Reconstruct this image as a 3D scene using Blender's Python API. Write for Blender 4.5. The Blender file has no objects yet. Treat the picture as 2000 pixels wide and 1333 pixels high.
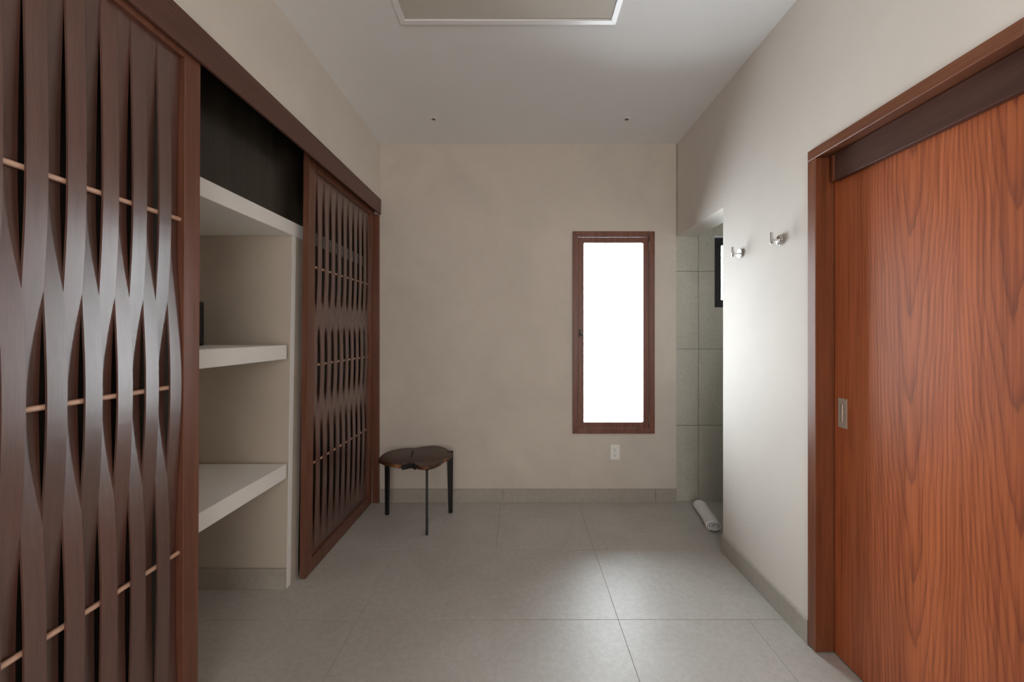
import bpy, bmesh, math
from mathutils import Vector, Matrix

S = bpy.context.scene
COL = S.collection

# ------------------------------------------------------------------ camera
cam_d = bpy.data.cameras.new('camera')
cam = bpy.data.objects.new('camera', cam_d)
COL.objects.link(cam)
cam.location = (0, 0, 1.34)
cam.rotation_euler = (math.pi / 2, 0, 0)
cam_d.sensor_width = 36.0
cam_d.lens = 785.0 / 2000 * 36.0
cam_d.shift_x = -15.0 / 2000
cam_d.shift_y = -16.5 / 2000
cam_d.clip_start = 0.02
S.camera = cam

# ------------------------------------------------------------------ sky and exposure
world = bpy.data.worlds.new('overcast_sky')
S.world = world
world.use_nodes = True
bg = world.node_tree.nodes['Background']
bg.inputs['Color'].default_value = (0.89, 0.945, 1.0, 1)
bg.inputs['Strength'].default_value = 14.5

S.view_settings.view_transform = 'Standard'
S.view_settings.look = 'None'
S.view_settings.exposure = 0.68
S.view_settings.gamma = 1.0
S.view_settings.use_curve_mapping = False
S.cycles.use_denoising = True
S.cycles.max_bounces = 12
S.cycles.diffuse_bounces = 8
S.cycles.glossy_bounces = 4
S.cycles.transparent_max_bounces = 8
S.cycles.caustics_reflective = False
S.cycles.caustics_refractive = False
S.cycles.sample_clamp_indirect = 6.0


def portal(name, loc, rot, sx, sy):
    d = bpy.data.lights.new(name, 'AREA')
    d.shape = 'RECTANGLE'
    d.size, d.size_y = sx, sy
    d.cycles.is_portal = True
    o = bpy.data.objects.new(name, d)
    COL.objects.link(o)
    o.location = loc
    o.rotation_euler = rot
    return o


# portals steer the sky's own light; the last three serve unseen fill windows
portal('window_portal', (0.741, 3.345, 1.34), (-math.pi / 2, 0, 0), 0.60, 1.56)
portal('bathroom_window_portal', (2.02, 3.36, 1.82), (-math.pi / 2, 0, 0), 0.95, 0.56)
portal('bathroom_fill_portal', (2.93, 2.425, 1.80), (0, math.pi / 2, 0), 0.7, 0.65)
portal('rear_fill_portal', (0.25, -1.87, 1.40), (math.pi / 2, 0, 0), 1.5, 2.0)
portal('side_fill_portal', (-1.29, -0.70, 1.30), (0, -math.pi / 2, 0), 2.3, 1.7)

# ------------------------------------------------------------------ constants (metres)
YB = 3.178      # back wall
XL = -1.103     # left wall
XR = 1.245      # right wall
ZC = 2.834      # ceiling
YF = -1.70      # wall behind the camera

# ------------------------------------------------------------------ materials


def new_mat(name):
    m = bpy.data.materials.new(name)
    m.use_nodes = True
    nt = m.node_tree
    b = nt.nodes['Principled BSDF']
    return m, nt, b


def col4(c):
    return (c[0], c[1], c[2], 1)


def mapping(nt, scale, kind='pos'):
    if kind == 'pos':
        src = nt.nodes.new('ShaderNodeNewGeometry').outputs['Position']
    else:
        src = nt.nodes.new('ShaderNodeTexCoord').outputs['Object']
    mp = nt.nodes.new('ShaderNodeMapping')
    mp.inputs['Scale'].default_value = scale
    nt.links.new(src, mp.inputs['Vector'])
    return mp.outputs['Vector']


def noise(nt, vec, scale, detail=4, rough=0.5, dist=0.0):
    n = nt.nodes.new('ShaderNodeTexNoise')
    n.inputs['Scale'].default_value = scale
    n.inputs['Detail'].default_value = detail
    n.inputs['Roughness'].default_value = rough
    n.inputs['Distortion'].default_value = dist
    nt.links.new(vec, n.inputs['Vector'])
    return n.outputs['Fac']


def ramp(nt, fac, stops):
    r = nt.nodes.new('ShaderNodeValToRGB')
    els = r.color_ramp.elements
    while len(els) < len(stops):
        els.new(0.5)
    for e, (p, c) in zip(els, stops):
        e.position = p
        e.color = col4(c)
    nt.links.new(fac, r.inputs['Fac'])
    return r.outputs['Color']


def mix(nt, a, b, fac, mode='MIX'):
    m = nt.nodes.new('ShaderNodeMix')
    m.data_type = 'RGBA'
    m.blend_type = mode
    for sock, v in ((m.inputs[6], a), (m.inputs[7], b)):
        if isinstance(v, tuple):
            sock.default_value = col4(v)
        else:
            nt.links.new(v, sock)
    if isinstance(fac, (int, float)):
        m.inputs[0].default_value = fac
    else:
        nt.links.new(fac, m.inputs[0])
    return m.outputs[2]


def bump(nt, b, h, strength, dist=0.002):
    bp = nt.nodes.new('ShaderNodeBump')
    bp.inputs['Strength'].default_value = strength
    bp.inputs['Distance'].default_value = dist
    nt.links.new(h, bp.inputs['Height'])
    nt.links.new(bp.outputs['Normal'], b.inputs['Normal'])


def plaster(name, c, var=0.05, rough=0.6, spec=0.3):
    m, nt, b = new_mat(name)
    v = mapping(nt, (1, 1, 1))
    n1 = noise(nt, v, 1.6, 5, 0.6, 0.6)
    n2 = noise(nt, v, 14, 4, 0.6)
    lo = tuple(x * (1 - var * 1.6) for x in c)
    hi = tuple(min(1, x * (1 + var)) for x in c)
    c1 = ramp(nt, n1, [(0.3, lo), (0.7, hi)])
    c2 = ramp(nt, n2, [(0.3, (1 - var * .6,) * 3), (0.7, (1, 1, 1))])
    nt.links.new(mix(nt, c1, c2, 1.0, 'MULTIPLY'), b.inputs['Base Color'])
    b.inputs['Roughness'].default_value = rough
    b.inputs['Specular IOR Level'].default_value = spec
    n3 = noise(nt, v, 60, 5, 0.6)
    bump(nt, b, n3, 0.12, 0.002)
    return m


def wood(name, dark, light, rough=0.4, spec=0.5, stretch=(22, 22, 1.2), contrast=(0.3, 0.7), coat=0.0, vary=0.0, bumpy=0.12):
    m, nt, b = new_mat(name)
    v = mapping(nt, stretch, 'obj')
    n1 = noise(nt, v, 1.3, 6, 0.62, 0.3)
    n2 = noise(nt, v, 7.0, 4, 0.6)
    c1 = ramp(nt, n1, [(contrast[0], dark), (contrast[1], light)])
    c2 = ramp(nt, n2, [(0.3, (0.80, 0.78, 0.76)), (0.7, (1.06, 1.04, 1.02))])
    out = mix(nt, c1, c2, 1.0, 'MULTIPLY')
    if vary:
        oi = nt.nodes.new('ShaderNodeObjectInfo')
        c3 = ramp(nt, oi.outputs['Random'], [(0.0, (1 - vary, 1 - vary * .8, 1 - vary * .6)), (1.0, (1 + vary, 1, 1 - vary * .3))])
        out = mix(nt, out, c3, 1.0, 'MULTIPLY')
    nt.links.new(out, b.inputs['Base Color'])
    b.inputs['Roughness'].default_value = rough
    b.inputs['Specular IOR Level'].default_value = spec
    b.inputs['Coat Weight'].default_value = coat
    b.inputs['Coat Roughness'].default_value = 0.25
    bump(nt, b, n2, bumpy, 0.001)
    return m


def simple(name, c, rough=0.5, metal=0.0, spec=0.5, nscale=60, nvar=0.08):
    m, nt, b = new_mat(name)
    v = mapping(nt, (1, 1, 1), 'obj')
    n = noise(nt, v, nscale, 3)
    lo = tuple(x * (1 - nvar) for x in c)
    nt.links.new(ramp(nt, n, [(0.35, lo), (0.65, c)]), b.inputs['Base Color'])
    b.inputs['Roughness'].default_value = rough
    b.inputs['Metallic'].default_value = metal
    b.inputs['Specular IOR Level'].default_value = spec
    return m


def tile_mat(name, lo, hi, rough=0.4, spec=0.5):
    m, nt, b = new_mat(name)
    v = mapping(nt, (1, 1, 1))
    n1 = noise(nt, v, 3.0, 5, 0.6, 0.8)
    n2 = noise(nt, v, 38, 6, 0.7)
    n3 = noise(nt, v, 170, 4, 0.7)
    c1 = ramp(nt, n1, [(0.3, lo), (0.7, hi)])
    c2 = ramp(nt, n2, [(0.32, (0.86, 0.86, 0.85)), (0.62, (1, 1, 1))])
    c3 = ramp(nt, n3, [(0.3, (0.90, 0.90, 0.90)), (0.6, (1, 1, 1))])
    nt.links.new(mix(nt, mix(nt, c1, c2, 1, 'MULTIPLY'), c3, 1, 'MULTIPLY'), b.inputs['Base Color'])
    r = ramp(nt, n2, [(0.3, (rough + .06,) * 3), (0.7, (rough - .03,) * 3)])
    nt.links.new(r, b.inputs['Roughness'])
    b.inputs['Specular IOR Level'].default_value = spec
    bump(nt, b, n3, 0.10, 0.001)
    return m


def veneer(name):
    """orange red door veneer with upright cathedral figure"""
    m, nt, b = new_mat(name)
    def mth(op, a, b_=None):
        n = nt.nodes.new('ShaderNodeMath')
        n.operation = op
        for k, v_ in enumerate((a, b_)):
            if v_ is None:
                continue
            if isinstance(v_, (int, float)):
                n.inputs[k].default_value = v_
            else:
                nt.links.new(v_, n.inputs[k])
        return n.outputs[0]

    sep = nt.nodes.new('ShaderNodeSeparateXYZ')
    nt.links.new(nt.nodes.new('ShaderNodeNewGeometry').outputs['Position'], sep.inputs[0])
    wob = noise(nt, mapping(nt, (1, 1.5, 1.1)), 1.0, 3, 0.5)
    y = mth('ADD', sep.outputs['Y'], mth('MULTIPLY', mth('SUBTRACT', wob, 0.5), 0.10))
    d_ = mth('MINIMUM', mth('ABSOLUTE', mth('SUBTRACT', y, 1.335)), mth('ABSOLUTE', mth('SUBTRACT', y, 1.045)))
    d_ = mth('SQRT', mth('ADD', mth('MULTIPLY', d_, d_), 0.0005))
    f = mth('MULTIPLY', mth('POWER', d_, 1.5), 150.0)
    f = mth('SUBTRACT', f, mth('MULTIPLY', sep.outputs['Z'], 3.6))
    rag = noise(nt, mapping(nt, (1, 26, 3.0)), 1.0, 4, 0.6)
    f = mth('ADD', f, mth('MULTIPLY', rag, 0.9))
    f = mth('ADD', f, 60.0)
    mul = f.node
    fr = nt.nodes.new('ShaderNodeMath')
    fr.operation = 'FRACT'
    nt.links.new(mul.outputs[0], fr.inputs[0])
    rings = ramp(nt, fr.outputs[0], [(0.0, (0.50, 0.140, 0.050)), (0.35, (0.52, 0.150, 0.056)), (0.72, (0.46, 0.124, 0.046)),
                                     (0.93, (0.32, 0.088, 0.038)), (1.0, (0.50, 0.140, 0.050))])
    v2 = mapping(nt, (1, 120, 2.6))
    fib = noise(nt, v2, 1.0, 4, 0.6)
    cf = ramp(nt, fib, [(0.32, (0.66, 0.58, 0.52)), (0.55, (1, 1, 1)), (0.75, (1.12, 1.1, 1.08))])
    v3 = mapping(nt, (1, 9, 0.25))
    band = noise(nt, v3, 1.0, 2, 0.5)
    cb = ramp(nt, band, [(0.3, (0.84, 0.80, 0.76)), (0.7, (1.08, 1.08, 1.08))])
    nt.links.new(mix(nt, mix(nt, rings, cf, 1, 'MULTIPLY'), cb, 1, 'MULTIPLY'), b.inputs['Base Color'])
    b.inputs['Roughness'].default_value = 0.42
    b.inputs['Specular IOR Level'].default_value = 0.5
    bump(nt, b, fib, 0.08, 0.001)
    return m


M_PLASTER = plaster('beige_plaster', (0.665, 0.60, 0.53), 0.05, 0.62, 0.3)
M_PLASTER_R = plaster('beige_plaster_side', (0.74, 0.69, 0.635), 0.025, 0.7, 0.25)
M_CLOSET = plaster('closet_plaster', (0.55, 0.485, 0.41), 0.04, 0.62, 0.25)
M_CEIL = plaster('white_ceiling_paint', (0.84, 0.85, 0.86), 0.012, 0.7, 0.2)
M_WHITE = plaster('white_plaster_paint', (0.88, 0.87, 0.85), 0.01, 0.55, 0.3)
M_TILE = tile_mat('grey_floor_tile', (0.50, 0.48, 0.445), (0.57, 0.555, 0.525), 0.40, 0.5)
M_WTILE = tile_mat('grey_green_wall_tile', (0.52, 0.50, 0.43), (0.58, 0.56, 0.49), 0.42, 0.4)
M_SKIRT = tile_mat('grey_skirting_tile', (0.42, 0.385, 0.335), (0.48, 0.445, 0.395), 0.45, 0.4)
M_GROUT = simple('grey_grout', (0.22, 0.21, 0.19), 0.85)
M_SLAT = wood('dark_brown_slat', (0.095, 0.044, 0.034), (0.135, 0.066, 0.052), 0.30, 0.85, (40, 40, 2.0), coat=0.7, vary=0.16, bumpy=0.08)
M_STILE = wood('red_brown_frame', (0.12, 0.045, 0.026), (0.20, 0.082, 0.050), 0.36, 0.5, (24, 24, 0.9), vary=0.05)
M_HEADER = wood('chocolate_header', (0.10, 0.042, 0.030), (0.135, 0.060, 0.044), 0.4, 0.45, (20, 0.9, 20))
M_ROD = simple('light_wood_rod', (0.58, 0.35, 0.25), 0.4)
M_CASING = wood('door_casing_wood', (0.14, 0.040, 0.016), (0.25, 0.080, 0.034), 0.38, 0.5, (26, 26, 1.0))
M_CASING_H = wood('door_head_wood', (0.14, 0.046, 0.020), (0.25, 0.090, 0.045), 0.38, 0.5, (26, 1.4, 26))
M_TRACK = wood('dark_track_board', (0.070, 0.030, 0.022), (0.105, 0.046, 0.036), 0.4, 0.45, (24, 1.2, 24))
M_VENEER = veneer('door_veneer')
M_WIN = wood('window_wood', (0.13, 0.046, 0.028), (0.25, 0.098, 0.066), 0.36, 0.5, (30, 30, 1.5))
M_DARK = wood('dark_panel', (0.014, 0.011, 0.0075), (0.040, 0.033, 0.024), 0.33, 0.5, (30, 14, 0.3), (0.4, 0.75))
M_SEAT = wood('walnut_slab', (0.034, 0.015, 0.010), (0.10, 0.046, 0.032), 0.38, 0.5, (5, 14, 5), bumpy=0.2)
M_BARK = simple('black_bark', (0.008, 0.006, 0.005), 0.8)
M_BLACK = simple('black_metal', (0.008, 0.008, 0.009), 0.35, 0.0, 0.5)
M_BLACKALU = simple('black_aluminium', (0.012, 0.013, 0.016), 0.35)
M_SAFE = simple('black_safe_paint', (0.010, 0.011, 0.012), 0.35)
M_SAFETRIM = simple('safe_trim_line', (0.10, 0.11, 0.11), 0.2, 0.6)
M_CHROME = simple('chrome', (0.80, 0.80, 0.80), 0.08, 1.0, nvar=0.02)
M_STEEL = simple('brushed_steel', (0.52, 0.46, 0.39), 0.5, 0.3, nscale=200)
M_GRIP = simple('satin_grip', (0.62, 0.56, 0.48), 0.5, 0.4)
M_PLASTIC = simple('ivory_plastic', (0.86, 0.85, 0.81), 0.35, nvar=0.02)
M_HOLE = simple('dark_slot', (0.03, 0.028, 0.025), 0.8)
M_FRAMEW = simple('gloss_white_frame', (0.86, 0.86, 0.88), 0.3, nvar=0.02)
M_HATCH = plaster('hatch_panel_beige', (0.62, 0.585, 0.53), 0.03, 0.6, 0.2)
M_ANT = simple('antique_nickel', (0.30, 0.27, 0.22), 0.35, 1.0)


def rim_material():
    m, nt, b = new_mat('live_edge')
    v = mapping(nt, (1, 1, 1))
    n = noise(nt, v, 9, 3, 0.5)
    nt.links.new(ramp(nt, n, [(0.42, (0.030, 0.012, 0.008)), (0.58, (0.09, 0.035, 0.016)), (0.68, (0.34, 0.15, 0.06))]),
                 b.inputs['Base Color'])
    b.inputs['Roughness'].default_value = 0.5
    return m


M_RIM = rim_material()


def towel_material():
    m, nt, b = new_mat('white_terry')
    v = mapping(nt, (1, 1, 1))
    n = noise(nt, v, 380, 3, 0.7)
    nt.links.new(ramp(nt, n, [(0.3, (0.82, 0.81, 0.83)), (0.6, (0.93, 0.93, 0.94))]), b.inputs['Base Color'])
    b.inputs['Roughness'].default_value = 0.95
    b.inputs['Sheen Weight'].default_value = 0.3
    bump(nt, b, n, 0.6, 0.003)
    return m


M_TOWEL = towel_material()


def glass_material(name='thin_glass', tint=(0.97, 0.985, 0.98)):
    m, nt, b = new_mat(name)
    nt.nodes.remove(b)
    out = nt.nodes['Material Output']
    t = nt.nodes.new('ShaderNodeBsdfTransparent')
    g = nt.nodes.new('ShaderNodeBsdfGlossy')
    g.inputs['Roughness'].default_value = 0.02
    t.inputs['Color'].default_value = col4(tint)
    f = nt.nodes.new('ShaderNodeFresnel')
    f.inputs['IOR'].default_value = 1.45
    mx = nt.nodes.new('ShaderNodeMixShader')
    nt.links.new(f.outputs[0], mx.inputs[0])
    nt.links.new(t.outputs[0], mx.inputs[1])
    nt.links.new(g.outputs[0], mx.inputs[2])
    nt.links.new(mx.outputs[0], out.inputs['Surface'])
    return m


M_GLASS = glass_material()
M_FILL_GLASS = glass_material('dimmed_fill_glass', (0.51, 0.485, 0.46))  # tint sets how much fill light the unseen windows let in

# ------------------------------------------------------------------ helpers
ORG = {}


def bx(bm, x0, x1, y0, y1, z0, z1, bev=0.0):
    r = bmesh.ops.create_cube(bm, size=1.0)
    vs = r['verts']
    for v in vs:
        v.co = Vector((x0 + (v.co.x + .5) * (x1 - x0), y0 + (v.co.y + .5) * (y1 - y0), z0 + (v.co.z + .5) * (z1 - z0)))
    if bev:
        es = list({e for v in vs for e in v.link_edges})
        bmesh.ops.bevel(bm, geom=es, offset=bev, segments=1, affect='EDGES')
    return bm


def boxes(*bs, bev=0.0):
    bm = bmesh.new()
    for b in bs:
        bx(bm, *b, bev=bev)
    return bm


def prism(bm, pts, z0, z1):
    """outline (x, y) extruded along z"""
    a = [bm.verts.new((p[0], p[1], z0)) for p in pts]
    b = [bm.verts.new((p[0], p[1], z1)) for p in pts]
    n = len(pts)
    bm.faces.new(list(reversed(a)))
    top = bm.faces.new(b)
    for i in range(n):
        bm.faces.new((a[i], a[(i + 1) % n], b[(i + 1) % n], b[i]))
    bmesh.ops.recalc_face_normals(bm, faces=bm.faces)
    return top


def tube(bm, p, q, r, r2=None, seg=16):
    p, q = Vector(p), Vector(q)
    d = q - p
    rot = d.to_track_quat('Z', 'Y').to_matrix().to_4x4()
    mt = Matrix.Translation((p + q) / 2) @ rot
    bmesh.ops.create_cone(bm, cap_ends=True, segments=seg, radius1=r, radius2=r if r2 is None else r2, depth=d.length, matrix=mt)
    return bm


def lathe(bm, prof, origin, axis, seg=32):
    """prof: (radius, height) pairs revolved around axis"""
    rot = Vector(axis).to_track_quat('Z', 'Y').to_matrix()
    rings = []
    for r, h in prof:
        ring = []
        for i in range(seg):
            a = 2 * math.pi * i / seg
            ring.append(bm.verts.new(Vector(origin) + rot @ Vector((r * math.cos(a), r * math.sin(a), h))))
        rings.append(ring)
    for a, b in zip(rings, rings[1:]):
        for i in range(seg):
            bm.faces.new((a[i], a[(i + 1) % seg], b[(i + 1) % seg], b[i]))
    bm.faces.new(list(reversed(rings[0])))
    bm.faces.new(rings[-1])
    bmesh.ops.recalc_face_normals(bm, faces=bm.faces)
    return bm


def obj(name, bm, mat, parent=None, local=False, smooth=False, mats=None):
    off = Vector((0, 0, 0)) if (parent is None or local) else ORG.get(parent.name, Vector((0, 0, 0)))
    for v in bm.verts:
        v.co -= off
    me = bpy.data.meshes.new(name)
    bm.to_mesh(me)
    bm.free()
    me.materials.append(mat)
    for mm in (mats or []):
        me.materials.append(mm)
    if smooth:
        for p in me.polygons:
            p.use_smooth = True
        try:
            me.set_sharp_from_angle(angle=math.radians(35))
        except Exception:
            pass
    o = bpy.data.objects.new(name, me)
    COL.objects.link(o)
    if parent is not None:
        o.parent = parent
    ORG[o.name] = off
    return o


def tag(o, label=None, cat=None, group=None, kind=None):
    for k, v in (('label', label), ('category', cat), ('group', group), ('kind', kind)):
        if v:
            o[k] = v
    return o


def empty(name, loc, label=None, cat=None, group=None, kind=None):
    o = bpy.data.objects.new(name, None)
    COL.objects.link(o)
    o.location = loc
    o.empty_display_size = 0.1
    ORG[o.name] = Vector(loc)
    return tag(o, label, cat, group, kind)


def struct(name, bm, mat, parent=None, label=None, **k):
    o = obj(name, bm, mat, parent, **k)
    if parent is None:
        tag(o, label, None, None, 'structure')
    return o


# ================================================================== SETTING
XC = -1.85     # back of the closet
fl = struct('floor', boxes((-2.05, 2.9, -1.9, 3.40, -0.15, -0.0015)), M_GROUT, label='grey porcelain tiled floor')
ty = [3.195, 2.475, 1.875, 1.275, 0.675, 0.075, -0.525, -1.125, -1.725]
A_ = [-1.97, -1.3625, -0.1475, 0.46, 1.675, 2.89]
B_ = [-1.97, -0.755, 0.46, 1.675, 2.89]
C_ = [-1.97, -0.755, 0.46, 1.0675, 2.2825, 2.89]
rows = [A_, B_, C_, B_, C_, B_, C_, B_]
G = 0.0008
proto = {}
for j in range(len(ty) - 1):
    tx = rows[j]
    for i in range(len(tx) - 1):
        w = tx[i + 1] - tx[i]
        d = ty[j] - ty[j + 1]
        key = (round(d, 3), round(w, 3))
        if key not in proto:
            t = obj('floor_tile', boxes((G, w - G, G * 1.3, d - G * 1.3, -0.011, 0.0), bev=0.0006), M_TILE, fl, local=True)
            proto[key] = t
        else:
            t = proto[key].copy()
            COL.objects.link(t)
            t.parent = fl
        t.location = (tx[i], ty[j + 1], 0)

struct('ceiling', boxes((-2.05, 2.9, -1.9, 3.40, ZC, 3.0)), M_CEIL, label='plain white painted ceiling')

# window hole in the back wall
WX0, WX1, WZ0, WZ1 = 0.425, 1.057, 0.551, 2.130
YO = 3.33
struct('wall_back', boxes(
    (-2.05, WX0, YB, YO, 0, ZC),
    (WX1, 1.237, YB, YO, 0, ZC),
    (WX0, WX1, YB, YO, 0, WZ0),
    (WX0, WX1, YB, YO, WZ1, ZC)), M_PLASTER, label='beige trowelled plaster wall facing the camera')

# a wide unseen opening in the left wall, glazed and sized for fill light
RY0, RY1, RZ0, RZ1 = -1.55, 0.15, 0.15, 2.45
# left wall: high band above the closet plus the plain part behind the camera
struct('wall_left', boxes(
    (-1.26, XL, 0.40, YB, 2.60, ZC),
    (-1.1175, XL, 0.40, YB, 2.393, 2.60),
    (-1.30, -1.2462, 0.40, YB, 1.95, 2.60),
    (-2.05, XL, 0.36, 0.40, 0, ZC),
    (-1.25, XL, RY1, 0.36, 0, ZC),
    (-1.25, XL, YF, RY0, 0, ZC),
    (-1.25, XL, RY0, RY1, 0, RZ0),
    (-1.25, XL, RY0, RY1, RZ1, ZC)), M_PLASTER_R, label='beige plaster wall over the closet opening')
# closet shell
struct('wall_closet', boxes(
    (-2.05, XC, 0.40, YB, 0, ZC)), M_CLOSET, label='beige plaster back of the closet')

# right wall with door opening and bathroom opening
DY0, DY1, DZ = 0.94, 1.725, 2.115
OY, OZ, XT = 2.46, 2.105, 1.415
struct('wall_right', boxes(
    (XR, XT, YF, DY0, 0, ZC),
    (XR, XT, DY0, DY1, DZ, ZC),
    (XR, XT, DY1, OY, 0, ZC),
    (XR, XT, OY, YB, OZ, ZC),
    (XT, XT + .03, DY0 - .05, DY1 + .05, 0, ZC)), M_PLASTER_R, label='pale beige plaster wall with the towel hooks')
# wall behind the camera
FX0, FX1, FZ0, FZ1 = -0.50, 1.00, 0.40, 2.40  # hole for an unseen window, added for frontal fill light
struct('wall_front', boxes(
    (-1.3, FX0, YF - .15, YF, 0, ZC),
    (FX1, 1.6, YF - .15, YF, 0, ZC),
    (FX0, FX1, YF - .15, YF, 0, FZ0),
    (FX0, FX1, YF - .15, YF, FZ1, ZC)), M_PLASTER, label='beige plaster wall behind the camera')

# bathroom beyond the opening
BX0, BX1, BZ0, BZ1 = 1.545, 2.50, 1.540, 2.105
YT = 3.186
wb = struct('wall_bathroom', boxes(
    (1.237, BX0, YT + .012, YO, 0, ZC),
    (BX1, 2.9, YT + .012, YO, 0, ZC),
    (BX0, BX1, YT + .012, YO, 0, BZ0),
    (BX0, BX1, YT + .012, YO, BZ1, ZC),
    (2.70, 2.9, 1.78, 2.10, 0, ZC),
    (2.70, 2.9, 2.75, 3.2, 0, ZC),
    (2.70, 2.9, 2.10, 2.75, 0, 1.45),
    (2.70, 2.9, 2.10, 2.75, 2.15, ZC),
    (1.415, 2.9, 1.70, 1.80, 0, ZC)), M_GROUT, label='bathroom walls seen through the opening')
vx = [1.2375, 1.417, 2.70]
vz = [0.0, 0.604, 1.210, 1.826, 2.10, 2.44, ZC]
vz = [0.0, 0.604, 1.210, 1.826, 2.44, ZC]
for i in range(2):
    for k in range(5):
        x0, x1, z0, z1 = vx[i] + 2 * G, vx[i + 1] - 2 * G, vz[k] + 2 * G, vz[k + 1] - 2 * G
        if i == 1 and z1 > BZ0 and z0 < BZ1:
            bl = []
            bl.append((x0, BX0, YT, YT + .012, z0, z1))
            bl.append((BX1, x1, YT, YT + .012, z0, z1))
            if z0 < BZ0:
                bl.append((BX0, BX1, YT, YT + .012, z0, BZ0))
            if z1 > BZ1:
                bl.append((BX0, BX1, YT, YT + .012, BZ1, z1))
            obj('wall_tile', boxes(*bl), M_WTILE, wb)
        else:
            obj('wall_tile', boxes((x0, x1, YT, YT + .012, z0, z1), bev=.0005), M_WTILE, wb)

# skirting
HB = 0.105
sk = empty('baseboard_back', (0, 3.17, 0), 'grey tile skirting under the window wall', kind='structure')
for a, b in ((-1.098, -0.133), (-0.131, 1.069), (1.071, 1.2365)):
    obj('skirting_tile', boxes((a, b, 3.166, YB, 0, HB), bev=.001), M_SKIRT, sk)
sk = empty('baseboard_right', (1.24, 2.1, 0), 'grey tile skirting along the wall with the hooks', kind='structure')
for a, b in ((1.7255, 2.459),):
    obj('skirting_tile', boxes((1.231, XR, a, b, 0, HB), bev=.001), M_SKIRT, sk)
sk = empty('baseboard_closet', (-1.5, 2.1, 0), 'grey tile skirting inside the open closet bay', kind='structure')
obj('skirting_tile', boxes((XC, -1.224, 2.093, 2.104, 0, HB), bev=.001), M_SKIRT, sk)
obj('skirting_tile', boxes((XC, XC + .011, 1.5105, 2.092, 0, HB), bev=.001), M_SKIRT, sk)

# ------------------------------------------------------------------ main window
w1 = empty('window_1', (0.741, 3.2, 0.543), 'tall narrow casement window in red brown wood', kind='structure')


def mitred(x0, x1, z0, z1, w, ya, yb, name, mat, parent, bev=0.0015):
    """four mitred bars round a rectangle in the xz plane, from depth ya to yb"""
    quads = [((x0, z0), (x1, z0), (x1 - w, z0 + w), (x0 + w, z0 + w)),
             ((x1, z0), (x1, z1), (x1 - w, z1 - w), (x1 - w, z0 + w)),
             ((x1, z1), (x0, z1), (x0 + w, z1 - w), (x1 - w, z1 - w)),
             ((x0, z1), (x0, z0), (x0 + w, z0 + w), (x0 + w, z1 - w))]
    res = []
    for q in quads:
        bm = bmesh.new()
        f = [bm.verts.new((p[0], ya, p[1])) for p in q]
        g = [bm.verts.new((p[0], yb, p[1])) for p in q]
        bm.faces.new(f)
        bm.faces.new(list(reversed(g)))
        for i in range(4):
            bm.faces.new((f[i], g[i], g[(i + 1) % 4], f[(i + 1) % 4]))
        bmesh.ops.recalc_face_normals(bm, faces=bm.faces)
        if bev:
            bmesh.ops.bevel(bm, geom=list(bm.edges), offset=bev, segments=1, affect='EDGES')
        res.append(obj(name, bm, mat, parent))
    return res


mitred(0.418, 1.064, 0.543, 2.138, 0.0435, 3.164, 3.300, 'casing', M_WIN, w1)
sx0, sx1, sz0, sz1 = 0.4632, 1.0190, 0.5880, 2.0915
sash = mitred(sx0, sx1, sz0, sz1, 0.0435, 3.172, 3.212, 'sash_bar', M_WIN, w1)
obj('glass_pane', boxes((sx0 + .04, sx1 - .04, 3.190, 3.194, sz0 + .04, sz1 - .04)), M_GLASS, w1)
for z in (2.02, 1.97 - 1.33 + .02):
    obj('hinge', tube(bmesh.new(), (1.0205, 3.168, z - .035), (1.0205, 3.168, z + .035), 0.0045), M_ANT, w1, smooth=True)
lt = obj('latch', boxes((0.468, 0.482, 3.164, 3.172, 1.305, 1.365), bev=.002), M_BLACK, w1)
lb = bmesh.new()
tube(lb, (0.475, 3.168, 1.33), (0.475, 3.150, 1.33), 0.006)
tube(lb, (0.475, 3.152, 1.33), (0.497, 3.148, 1.318), 0.005, 0.004)
obj('latch_lever', lb, M_BLACK, lt, smooth=True)

# bathroom window
w2 = empty('window_2', (1.85, 3.25, BZ0), 'high black framed bathroom window', kind='structure')
mitred(BX0, BX1, BZ0, BZ1 - .008, 0.062, 3.205, 3.26, 'black_frame', M_BLACKALU, w2)
obj('glass_pane', boxes((BX0 + .06, BX1 - .06, 3.235, 3.239, BZ0 + .06, BZ1 - .068)), M_GLASS, w2)

w5 = empty('fill_window_5', (2.8, 2.42, 1.45), 'unseen side window added as fill light for the bathroom, round the corner', kind='structure')  # added out of sight to brighten the bathroom
for b in ((2.10, 2.15, 1.45, 2.15), (2.70, 2.75, 1.45, 2.15), (2.15, 2.70, 1.45, 1.50), (2.15, 2.70, 2.10, 2.15)):
    obj('black_frame', boxes((2.78, 2.83, *b), bev=.002), M_BLACKALU, w5)
obj('glass_pane', boxes((2.80, 2.804, 2.15, 2.70, 1.50, 2.10)), M_FILL_GLASS, w5)

# unseen glazed opening beside the camera, letting in fill light
w3 = empty('fill_window_3', (-1.18, -0.7, RZ0), 'wide unseen fill light window in the left wall beside the camera', kind='structure')
for b in ((RY0, RY0 + .06, RZ0, RZ1), (RY1 - .06, RY1, RZ0, RZ1), (-.73, -.67, RZ0 + .06, RZ1 - .06), (RY0 + .06, RY1 - .06, RZ0, RZ0 + .06), (RY0 + .06, RY1 - .06, RZ1 - .06, RZ1)):
    obj('frame_bar', boxes((-1.20, -1.15, *b), bev=.002), M_WIN, w3)
for a, b in ((RY0 + .06, -.73), (-.67, RY1 - .06)):
    obj('glass_pane', boxes((-1.178, -1.174, a, b, RZ0 + .06, RZ1 - .06)), M_FILL_GLASS, w3)

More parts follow.
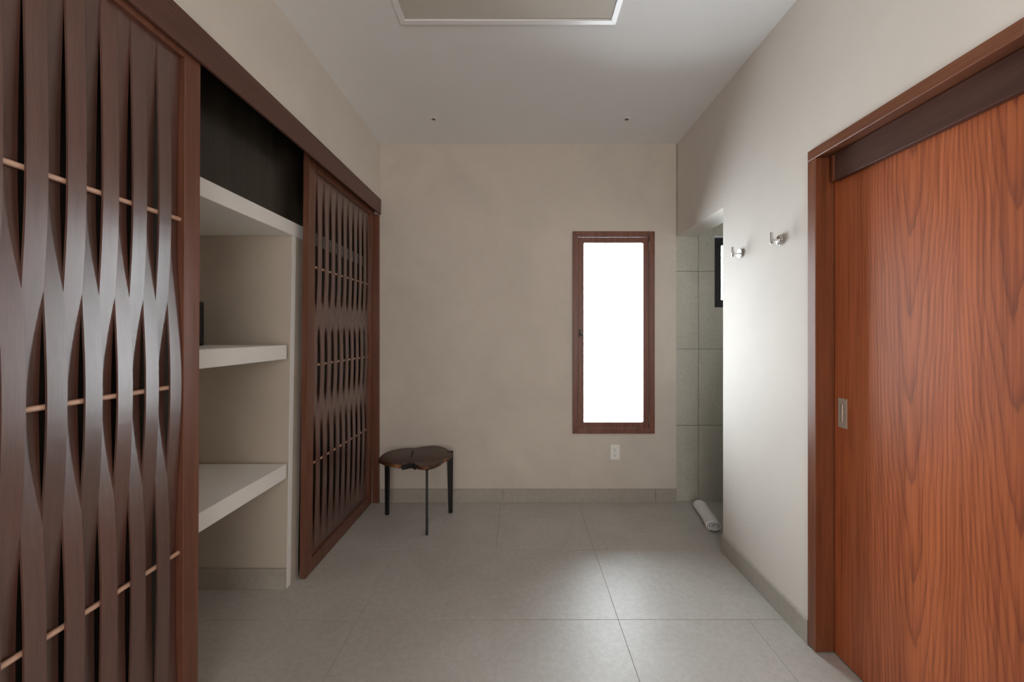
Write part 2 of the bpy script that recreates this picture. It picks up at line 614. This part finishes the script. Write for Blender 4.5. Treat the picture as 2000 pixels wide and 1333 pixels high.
w4 = empty('fill_window_4', (0.25, YF, FZ0), 'unseen window added for fill light in the wall behind the camera', kind='structure')  # added out of view to light the back wall from the front
mitred(FX0, FX1, FZ0, FZ1, 0.06, YF - .08, YF + .01, 'casing', M_WIN, w4)
obj('glass_pane', boxes((FX0 + .055, FX1 - .055, YF - .045, YF - .041, FZ0 + .055, FZ1 - .055)), M_FILL_GLASS, w4)

# ------------------------------------------------------------------ right door
d1 = empty('door_1', (1.30, 1.35, 0), 'orange brown veneered sliding door in a wooden frame', kind='structure')
obj('jamb', boxes((1.235, 1.36, 1.678, 1.725, 0.004, DZ - .043), bev=.002), M_CASING, d1)
obj('jamb', boxes((1.235, 1.36, 0.94, 0.985, 0.004, DZ), bev=.002), M_CASING, d1)
obj('head', boxes((1.235, 1.36, 0.985, 1.725, DZ - .043, DZ), bev=.002), M_CASING_H, d1)
obj('door_leaf', boxes((1.312, 1.352, 0.99, 1.674, 0.006, 2.068), bev=.001), M_VENEER, d1)
tb = obj('track_board', boxes((1.285, 1.309, 0.99, 1.640, 1.960, 2.069), bev=.0015), M_TRACK, d1)
obj('end_cap', boxes((1.283, 1.309, 1.6405, 1.655, 1.962, 2.067), bev=.001), M_CASING, tb)
# flush pull let into the leaf
hp = bmesh.new()
px0, px1, pz0, pz1 = 1.610, 1.653, 0.953, 1.072
bx(hp, 1.3095, 1.3125, px0, px0 + .013, pz0, pz1)
bx(hp, 1.3095, 1.3125, px1 - .013, px1, pz0, pz1)
bx(hp, 1.3095, 1.3125, px0 + .013, px1 - .013, pz0, pz0 + .024)
bx(hp, 1.3095, 1.3125, px0 + .013, px1 - .013, pz1 - .024, pz1)
fp = obj('flush_pull', hp, M_STEEL, d1)
obj('pull_grip', boxes((1.3075, 1.3125, 1.628, 1.636, 0.977, 1.048), bev=.001), M_GRIP, fp)

# ------------------------------------------------------------------ closet front
hb = tag(obj('header_board', boxes((-1.1085, -1.095, 0.32, YB - .001, 2.272, 2.3925), bev=.0015), M_HEADER),
         'long dark chocolate fascia board running above both lattice doors', 'board')
tag(obj('upper_panel', boxes((-1.246, -1.226, 1.462, YB - .001, 1.9385, 2.599)), M_DARK),
    'dark nearly black wooden panel above the white plaster shelves', 'panel')
tag(obj('closet_panel', boxes((-1.246, -1.226, 0.405, 1.460, 0.002, 2.599)), M_DARK),
    'tall dark wooden panel glimpsed behind the slats of the nearest lattice door', 'panel')
tag(obj('closet_panel', boxes((-1.256, -1.236, 2.285, YB - .001, 0.002, 1.8615)), M_DARK),
    'dark wooden panel glimpsed behind the slats of the lattice door by the stool', 'panel')
tag(obj('door_post', boxes((-1.156, -1.106, 3.1545, YB - .0005, 0.001, 2.268), bev=.0004), M_STILE),
    'upright red brown post between far lattice door and window wall', 'post')

ROWS = (0.597, 1.152, 1.707)
HD = 2.318
SW, PITCH = 0.0425, 0.0421


def slat_mesh(sign, z0, z1, mid, amp, wid, th):
    bm = bmesh.new()
    n = 48
    prev = None
    for i in range(n + 1):
        z = z0 + (z1 - z0) * i / n
        a = math.pi * (z - ROWS[0]) / 0.555
        c = math.cos(a)
        if z > ROWS[2]:
            c = math.cos(math.pi / 2 * min(1.0, (z - ROWS[2]) / (2.250 - ROWS[2])))
        elif z < ROWS[0]:
            c = math.cos(math.pi / 2 * min(1.0, (ROWS[0] - z) / (ROWS[0] - 0.082)))
        x = mid + sign * amp * c
        ring = [bm.verts.new(p) for p in ((x + th / 2, -wid / 2, z), (x + th / 2, wid / 2, z), (x - th / 2, wid / 2, z), (x - th / 2, -wid / 2, z))]
        if prev:
            for k in range(4):
                bm.faces.new((prev[k], prev[(k + 1) % 4], ring[(k + 1) % 4], ring[k]))
        else:
            bm.faces.new(list(reversed(ring)))
        prev = ring
    bm.faces.new(prev)
    bmesh.ops.recalc_face_normals(bm, faces=bm.faces)
    return bm


def lattice_door(loc, width, stile, first, count, sign0, lean, label):
    root = empty('lattice_door', loc, label, 'door', 'woven lattice sliding closet doors')
    root.rotation_euler = (0, lean, 0)
    T = 0.034
    for y0 in (0, width - stile):
        obj('stile', boxes((-T, 0, y0, y0 + stile, 0, HD), bev=.0015), M_STILE, root, local=True)
    obj('rail', boxes((-T, 0, stile, width - stile, 0, 0.078), bev=.0012), M_STILE, root, local=True)
    obj('rail', boxes((-T, 0, stile, width - stile, 2.244, HD), bev=.0012), M_STILE, root, local=True)
    mid = -0.018
    sl = {}
    for k in range(count):
        s = sign0 * (1 if k % 2 == 0 else -1)
        if s not in sl:
            o = obj('slat', slat_mesh(s, 0.060, 2.270, mid, 0.0105, SW, 0.0055), M_SLAT, root, local=True)
            sl[s] = o
        else:
            o = sl[s].copy()
            COL.objects.link(o)
            o.parent = root
        o.location = (0, first + k * PITCH, 0)
    for z in ROWS:
        obj('rod', tube(bmesh.new(), (mid, stile - .005, z), (mid, width - stile + .005, z), 0.0072, seg=14), M_ROD, root, local=True, smooth=True)
    return root


# near door: slats counted from its far stile towards the camera (local y runs along the wall)
ND_END, NST = 1.402, 0.065
NW = 0.066 * 2 + 21 * PITCH
lattice_door((-1.1215, ND_END - NW, 0.010), NW, NST, NW - NST - 0.0072 - SW / 2 - 20 * PITCH + .004, 21, -1, 0.004,
             'woven dark slat lattice door nearest the camera, left of the open shelves')
FD0 = 2.180
FW = 3.153 - FD0
lattice_door((-1.161, FD0, 0.003), FW, 0.070, 0.070 + SW / 2 + .002, 20, -1, 0.0096,
             'woven dark slat lattice door beside the stool, right of the open shelves')

# ------------------------------------------------------------------ plaster shelf unit
su = empty('shelf_unit', (-1.5, 1.3, 0), 'built-in plaster shelf unit with thick white shelves between lattice doors', 'shelving')
XF = -1.22
for z0, z1, ye in ((1.863, 1.937, YB - .0005), (1.201, 1.275, 2.1049), (0.5775, 0.6515, 2.1049)):
    obj('shelf', boxes((XC + .0005, XF, 1.462 if z0 > 1.8 else 1.51, ye, z0, z1), bev=.002), M_WHITE, su)
# the divider leans a little along the wall, as built


def leaning(x0, x1, y0, y1, z0, z1, k):
    bm = boxes((x0, x1, y0, y1, z0, z1))
    for v in bm.verts:
        v.co.y += k * v.co.z
    return bm


obj('divider', leaning(XC + .0005, XF - .0015, 2.105, 2.216, 0, 1.8625, 0.030), M_CLOSET, su)
obj('edge_band', leaning(XF - .0015, XF, 2.103, 2.139, 0, 1.8625, 0.030), M_WHITE, su)
obj('divider', boxes((XC + .0005, XF - .0015, 1.462, 1.51, 0, 1.8625)), M_CLOSET, su)

# ------------------------------------------------------------------ safe
sf = empty('safe', (-1.66, 1.82, 1.2755), 'small black safe on the middle plaster shelf behind the near lattice door', 'safe')
obj('body', boxes((-1.775, -1.570, 1.655, 2.000, 1.2755, 1.493), bev=.004), M_SAFE, sf)
dp = obj('safe_door', boxes((-1.5695, -1.563, 1.663, 1.992, 1.2835, 1.485), bev=.002), M_SAFE, sf)


def rounded(y0, y1, z0, z1, r, n=6):
    pts = []
    for cy, cz, a0 in ((y1 - r, z1 - r, 0), (y0 + r, z1 - r, 90), (y0 + r, z0 + r, 180), (y1 - r, z0 + r, 270)):
        for i in range(n + 1):
            a = math.radians(a0 + 90 * i / n)
            pts.append((cy + r * math.cos(a), cz + r * math.sin(a)))
    return pts


def ring_x(x0, x1, outer, inner):
    bm = bmesh.new()
    n = len(outer)
    vs = [[bm.verts.new((x, p[0], p[1])) for p in pts] for x, pts in ((x0, outer), (x1, outer), (x1, inner), (x0, inner))]
    for a in range(4):
        A, B = vs[a], vs[(a + 1) % 4]
        for i in range(n):
            bm.faces.new((A[i], A[(i + 1) % n], B[(i + 1) % n], B[i]))
    bmesh.ops.recalc_face_normals(bm, faces=bm.faces)
    return bm


obj('trim_line', ring_x(-1.563, -1.5605, rounded(1.679, 1.983, 1.297, 1.471, .014), rounded(1.682, 1.980, 1.300, 1.468, .012)), M_SAFETRIM, dp)
obj('keypad', boxes((-1.563, -1.559, 1.70, 1.78, 1.34, 1.44), bev=.002), M_BLACK, dp)
obj('knob', lathe(bmesh.new(), [(.018, 0), (.018, .012), (.014, .016)], (-1.563, 1.86, 1.384), (1, 0, 0), 20), M_STEEL, dp, smooth=True)

# ------------------------------------------------------------------ stool
st = empty('stool', (-0.72, 2.88, 0), 'low stool with dark live-edge wooden slab seat on three black legs', 'stool')
raw = [(-0.989, 2.804), (-0.998, 2.881), (-0.993, 2.958), (-0.972, 3.008), (-0.934, 3.048), (-0.885, 3.075), (-0.837, 3.088),
       (-0.796, 3.085), (-0.775, 3.102), (-0.748, 3.123), (-0.705, 3.141), (-0.667, 3.146), (-0.624, 3.134), (-0.577, 3.092),
       (-0.535, 3.037), (-0.503, 2.979), (-0.487, 2.931), (-0.489, 2.881), (-0.51, 2.827), (-0.531, 2.782), (-0.54, 2.74),
       (-0.559, 2.693), (-0.586, 2.662), (-0.611, 2.650), (-0.645, 2.652), (-0.67, 2.662), (-0.689, 2.683), (-0.714, 2.715),
       (-0.737, 2.728), (-0.756, 2.724), (-0.770, 2.702), (-0.785, 2.687), (-0.817, 2.684), (-0.862, 2.703), (-0.912, 2.731), (-0.952, 2.763)]


def catmull(pts, k=3):
    out = []
    n = len(pts)
    for i in range(n):
        p0, p1, p2, p3 = (Vector(pts[(i + j - 1) % n]) for j in range(4))
        for s in range(k):
            t = s / k
            out.append(0.5 * ((2 * p1) + (p2 - p0) * t + (2 * p0 - 5 * p1 + 4 * p2 - p3) * t * t + (3 * p1 - p0 - 3 * p2 + p3) * t ** 3))
    return out


outl = catmull(raw)
cen = Vector((-0.73, 2.89))
bm = bmesh.new()
layers = []
for z, ins in ((0.4285, 0.012), (0.434, 0.003), (0.446, 0.0), (0.453, 0.002), (0.4555, 0.006)):
    ring = []
    for i, p in enumerate(outl):
        d = (p - cen).normalized()
        wob = 0.0025 * math.sin(i * 1.7 + z * 300)
        q = p - d * (ins + (wob if z < 0.45 else 0))
        ring.append(bm.verts.new((q.x, q.y, z)))
    layers.append(ring)
n = len(outl)
for a, b in zip(layers, layers[1:]):
    for i in range(n):
        f = bm.faces.new((a[i], a[(i + 1) % n], b[(i + 1) % n], b[i]))
        f.material_index = 1
bm.faces.new(list(reversed(layers[0])))
bm.faces.new(layers[-1])
bmesh.ops.triangulate(bm, faces=[f for f in bm.faces if len(f.verts) > 4])
bmesh.ops.recalc_face_normals(bm, faces=bm.faces)
seat = obj('seat', bm, M_SEAT, st, smooth=True, mats=[M_RIM])
bm = bmesh.new()
prism(bm, [(-0.808, 3.018), (-0.794, 2.94), (-0.785, 2.90), (-0.769, 2.835), (-0.756, 2.824), (-0.767, 2.875), (-0.774, 2.905), (-0.777, 2.945), (-0.796, 3.0)], 0.440, 0.4563)
obj('crack', bm, M_BARK, seat)
bm = bmesh.new()
prism(bm, [(-0.690, 2.690), (-0.716, 2.735), (-0.745, 2.748), (-0.770, 2.735), (-0.796, 2.705), (-0.788, 2.684), (-0.765, 2.690), (-0.745, 2.712), (-0.722, 2.712), (-0.702, 2.686)], 0.422, 0.4540)
obj('bark', bm, M_BARK, seat)


def leg(cx, cy, ztop, wt, wb, th, d=None):
    d = Vector(d) if d else (Vector((cx, cy)) - Vector((-0.74, 2.87))).normalized()
    t = Vector((-d.y, d.x))
    bm = bmesh.new()
    v = []
    for z, w in ((0.0, wb), (ztop, wt)):
        for a, b in ((0.5, .5), (0.5, -.5), (-.5, -.5), (-.5, .5)):
            p = Vector((cx, cy)) + d * (a * w + (wt - w) * 0.25 * (1 if a > 0 else 1)) + t * b * th
            v.append(bm.verts.new((p.x, p.y, z)))
    bm.faces.new(v[0:4])
    bm.faces.new(list(reversed(v[4:8])))
    for i in range(4):
        bm.faces.new((v[i], v[4 + i], v[4 + (i + 1) % 4], v[(i + 1) % 4]))
    bmesh.ops.recalc_face_normals(bm, faces=bm.faces)
    bmesh.ops.bevel(bm, geom=list(bm.edges), offset=.0015, segments=1, affect='EDGES')
    obj('leg', bm, M_BLACK, st)


leg(-0.972, 2.955, 0.4285, 0.040, 0.028, 0.017)
leg(-0.518, 2.985, 0.4590, 0.046, 0.028, 0.018)
leg(-0.616, 2.668, 0.4285, 0.040, 0.028, 0.016, (0.225, -0.974))

# ------------------------------------------------------------------ rolled towel
tw = bmesh.new()
P0, P1 = Vector((1.303, 2.700, 0)), Vector((1.372, 3.075, 0))
ax = (P1 - P0).normalized()
sd = Vector((ax.y, -ax.x, 0))
turns, steps = 3.1, 110
A, B = 0.0500, 0.0385
prof_o, prof_i = [], []
for i in range(steps + 1):
    f = i / steps
    th_ = f * turns * 2 * math.pi + 3.6
    r = 0.27 + 0.73 * f
    r2 = r - 0.135
    prof_o.append((r * A * math.cos(th_), r * B * math.sin(th_)))
    prof_i.append((max(r2, 0.05) * A * math.cos(th_), max(r2, 0.05) * B * math.sin(th_)))
loop = prof_o + list(reversed(prof_i))
L = (P1 - P0).length
secs = []
NS = 14
for s in range(NS + 1):
    u = s / NS
    k = 1 + 0.03 * math.sin(u * 9) + 0.02 * math.sin(u * 23 + 1)
    if u > 0.86:
        k *= math.sqrt(max(0.0, 1 - ((u - 0.86) / 0.145) ** 2 * 0.65))
    off = sd * 0.004 * math.sin(u * 5)
    ring = []
    for q, (a, b) in enumerate(loop):
        push = 0.0
        if s == 0:
            push = 0.006 * math.sin(q * 0.13)
        p = P0 + ax * (L * u + push) + off + sd * a * k + Vector((0, 0, B * k + b * k + 0.001))
        ring.append(tw.verts.new(p))
    secs.append(ring)
m_ = len(loop)
for a, b in zip(secs, secs[1:]):
    for i in range(m_):
        tw.faces.new((a[i], a[(i + 1) % m_], b[(i + 1) % m_], b[i]))
for ring in (secs[0], secs[-1]):
    for i in range(steps):
        tw.faces.new((ring[i], ring[i + 1], ring[m_ - 2 - i], ring[m_ - 1 - i]))
bmesh.ops.recalc_face_normals(tw, faces=tw.faces)
tag(obj('rolled_towel', tw, M_TOWEL, smooth=True),
    'rolled white towel lying on the floor in the bathroom opening', 'towel')

# ------------------------------------------------------------------ hooks
for yy, zz, lab in ((1.913, 1.781, 'chrome robe hook with round plate on the right wall, nearer the door'),
                    (2.262, 1.785, 'chrome robe hook with round plate on the right wall, nearer the bathroom opening')):
    h = empty('robe_hook', (XR, yy, zz), lab, 'hook', 'chrome robe hooks on the right wall')
    obj('wall_plate', lathe(bmesh.new(), [(.0245, 0), (.0255, .002), (.0255, .009), (.0235, .011), (.010, .0115)], (XR, yy, zz), (-1, 0, 0)), M_CHROME, h, smooth=True)
    obj('stem', lathe(bmesh.new(), [(.0075, .011), (.0055, .015), (.0050, .036), (.0062, .041)], (XR, yy, zz), (-1, 0, 0), 20), M_CHROME, h, smooth=True)
    obj('peg', lathe(bmesh.new(), [(.0045, -.020), (.0065, -.018), (.0065, .035), (.0055, .037), (.003, .037)], (XR - .0455, yy, zz), (0, 0, 1), 20), M_CHROME, h, smooth=True)

# ------------------------------------------------------------------ wall outlet
ol = empty('wall_outlet', (0.752, YB, 0.393), 'ivory double power outlet on the wall below the window', 'outlet')
obj('cover_plate', boxes((0.714, 0.790, YB - .007, YB - .0003, 0.333, 0.454), bev=.0025), M_PLASTIC, ol)
for zc in (0.4125, 0.3720):
    f = obj('socket', boxes((0.736, 0.766, YB - .0085, YB - .0069, zc - .017, zc + .014), bev=.0006), M_PLASTIC, ol)
    obj('slot', boxes((0.7445, 0.7470, YB - .0089, YB - .0084, zc - .001, zc + .009)), M_HOLE, f)
    obj('slot', boxes((0.7570, 0.7592, YB - .0089, YB - .0084, zc, zc + .008)), M_HOLE, f)
    obj('slot', tube(bmesh.new(), (0.7512, YB - .0089, zc - .0085), (0.7512, YB - .0084, zc - .0085), 0.0030, seg=12), M_HOLE, f)

# ------------------------------------------------------------------ ceiling hatch
ch = empty('ceiling_hatch', (-0.055, 1.4, ZC), 'beige ceiling hatch panel in a glossy white mitred frame', 'hatch')


def ceil_frame(x0, x1, y0, y1, w, z0, z1):
    quads = [((x0, y0), (x1, y0), (x1 - w, y0 + w), (x0 + w, y0 + w)),
             ((x1, y0), (x1, y1), (x1 - w, y1 - w), (x1 - w, y0 + w)),
             ((x1, y1), (x0, y1), (x0 + w, y1 - w), (x1 - w, y1 - w)),
             ((x0, y1), (x0, y0), (x0 + w, y0 + w), (x0 + w, y1 - w))]
    for q in quads:
        bm = bmesh.new()
        prism(bm, q, z0, z1)
        bmesh.ops.bevel(bm, geom=list(bm.edges), offset=.001, segments=1, affect='EDGES')
        obj('frame_bar', bm, M_FRAMEW, ch)


ceil_frame(-0.573, 0.462, 0.90, 1.938, 0.027, ZC - .010, ZC - .0003)
obj('hatch_panel', boxes((-0.543, 0.432, 0.930, 1.908, ZC - .0035, ZC - .0003)), M_HATCH, ch)

# ------------------------------------------------------------------ tiny ceiling spots
for xx, lab in ((-0.601, 'tiny recessed ceiling spot light above the stool side'),
                (0.747, 'tiny recessed ceiling spot light in line with the window')):
    s = empty('ceiling_spot', (xx, 2.806, ZC), lab, 'spotlight', 'tiny recessed ceiling spots')
    bm = bmesh.new()
    lathe(bm, [(.013, -.0005), (.013, -.004), (.0235, -.003), (.0265, -.0005)], (xx, 2.806, ZC), (0, 0, 1), 28)
    obj('trim_ring', bm, M_FRAMEW, s, smooth=True)
    bm = bmesh.new()
    lathe(bm, [(.010, -.0038), (.0095, -.008), (.005, -.010)], (xx + .003, 2.806, ZC), (0, 0, 1), 20)
    obj('lamp_head', bm, M_ANT, s, smooth=True)
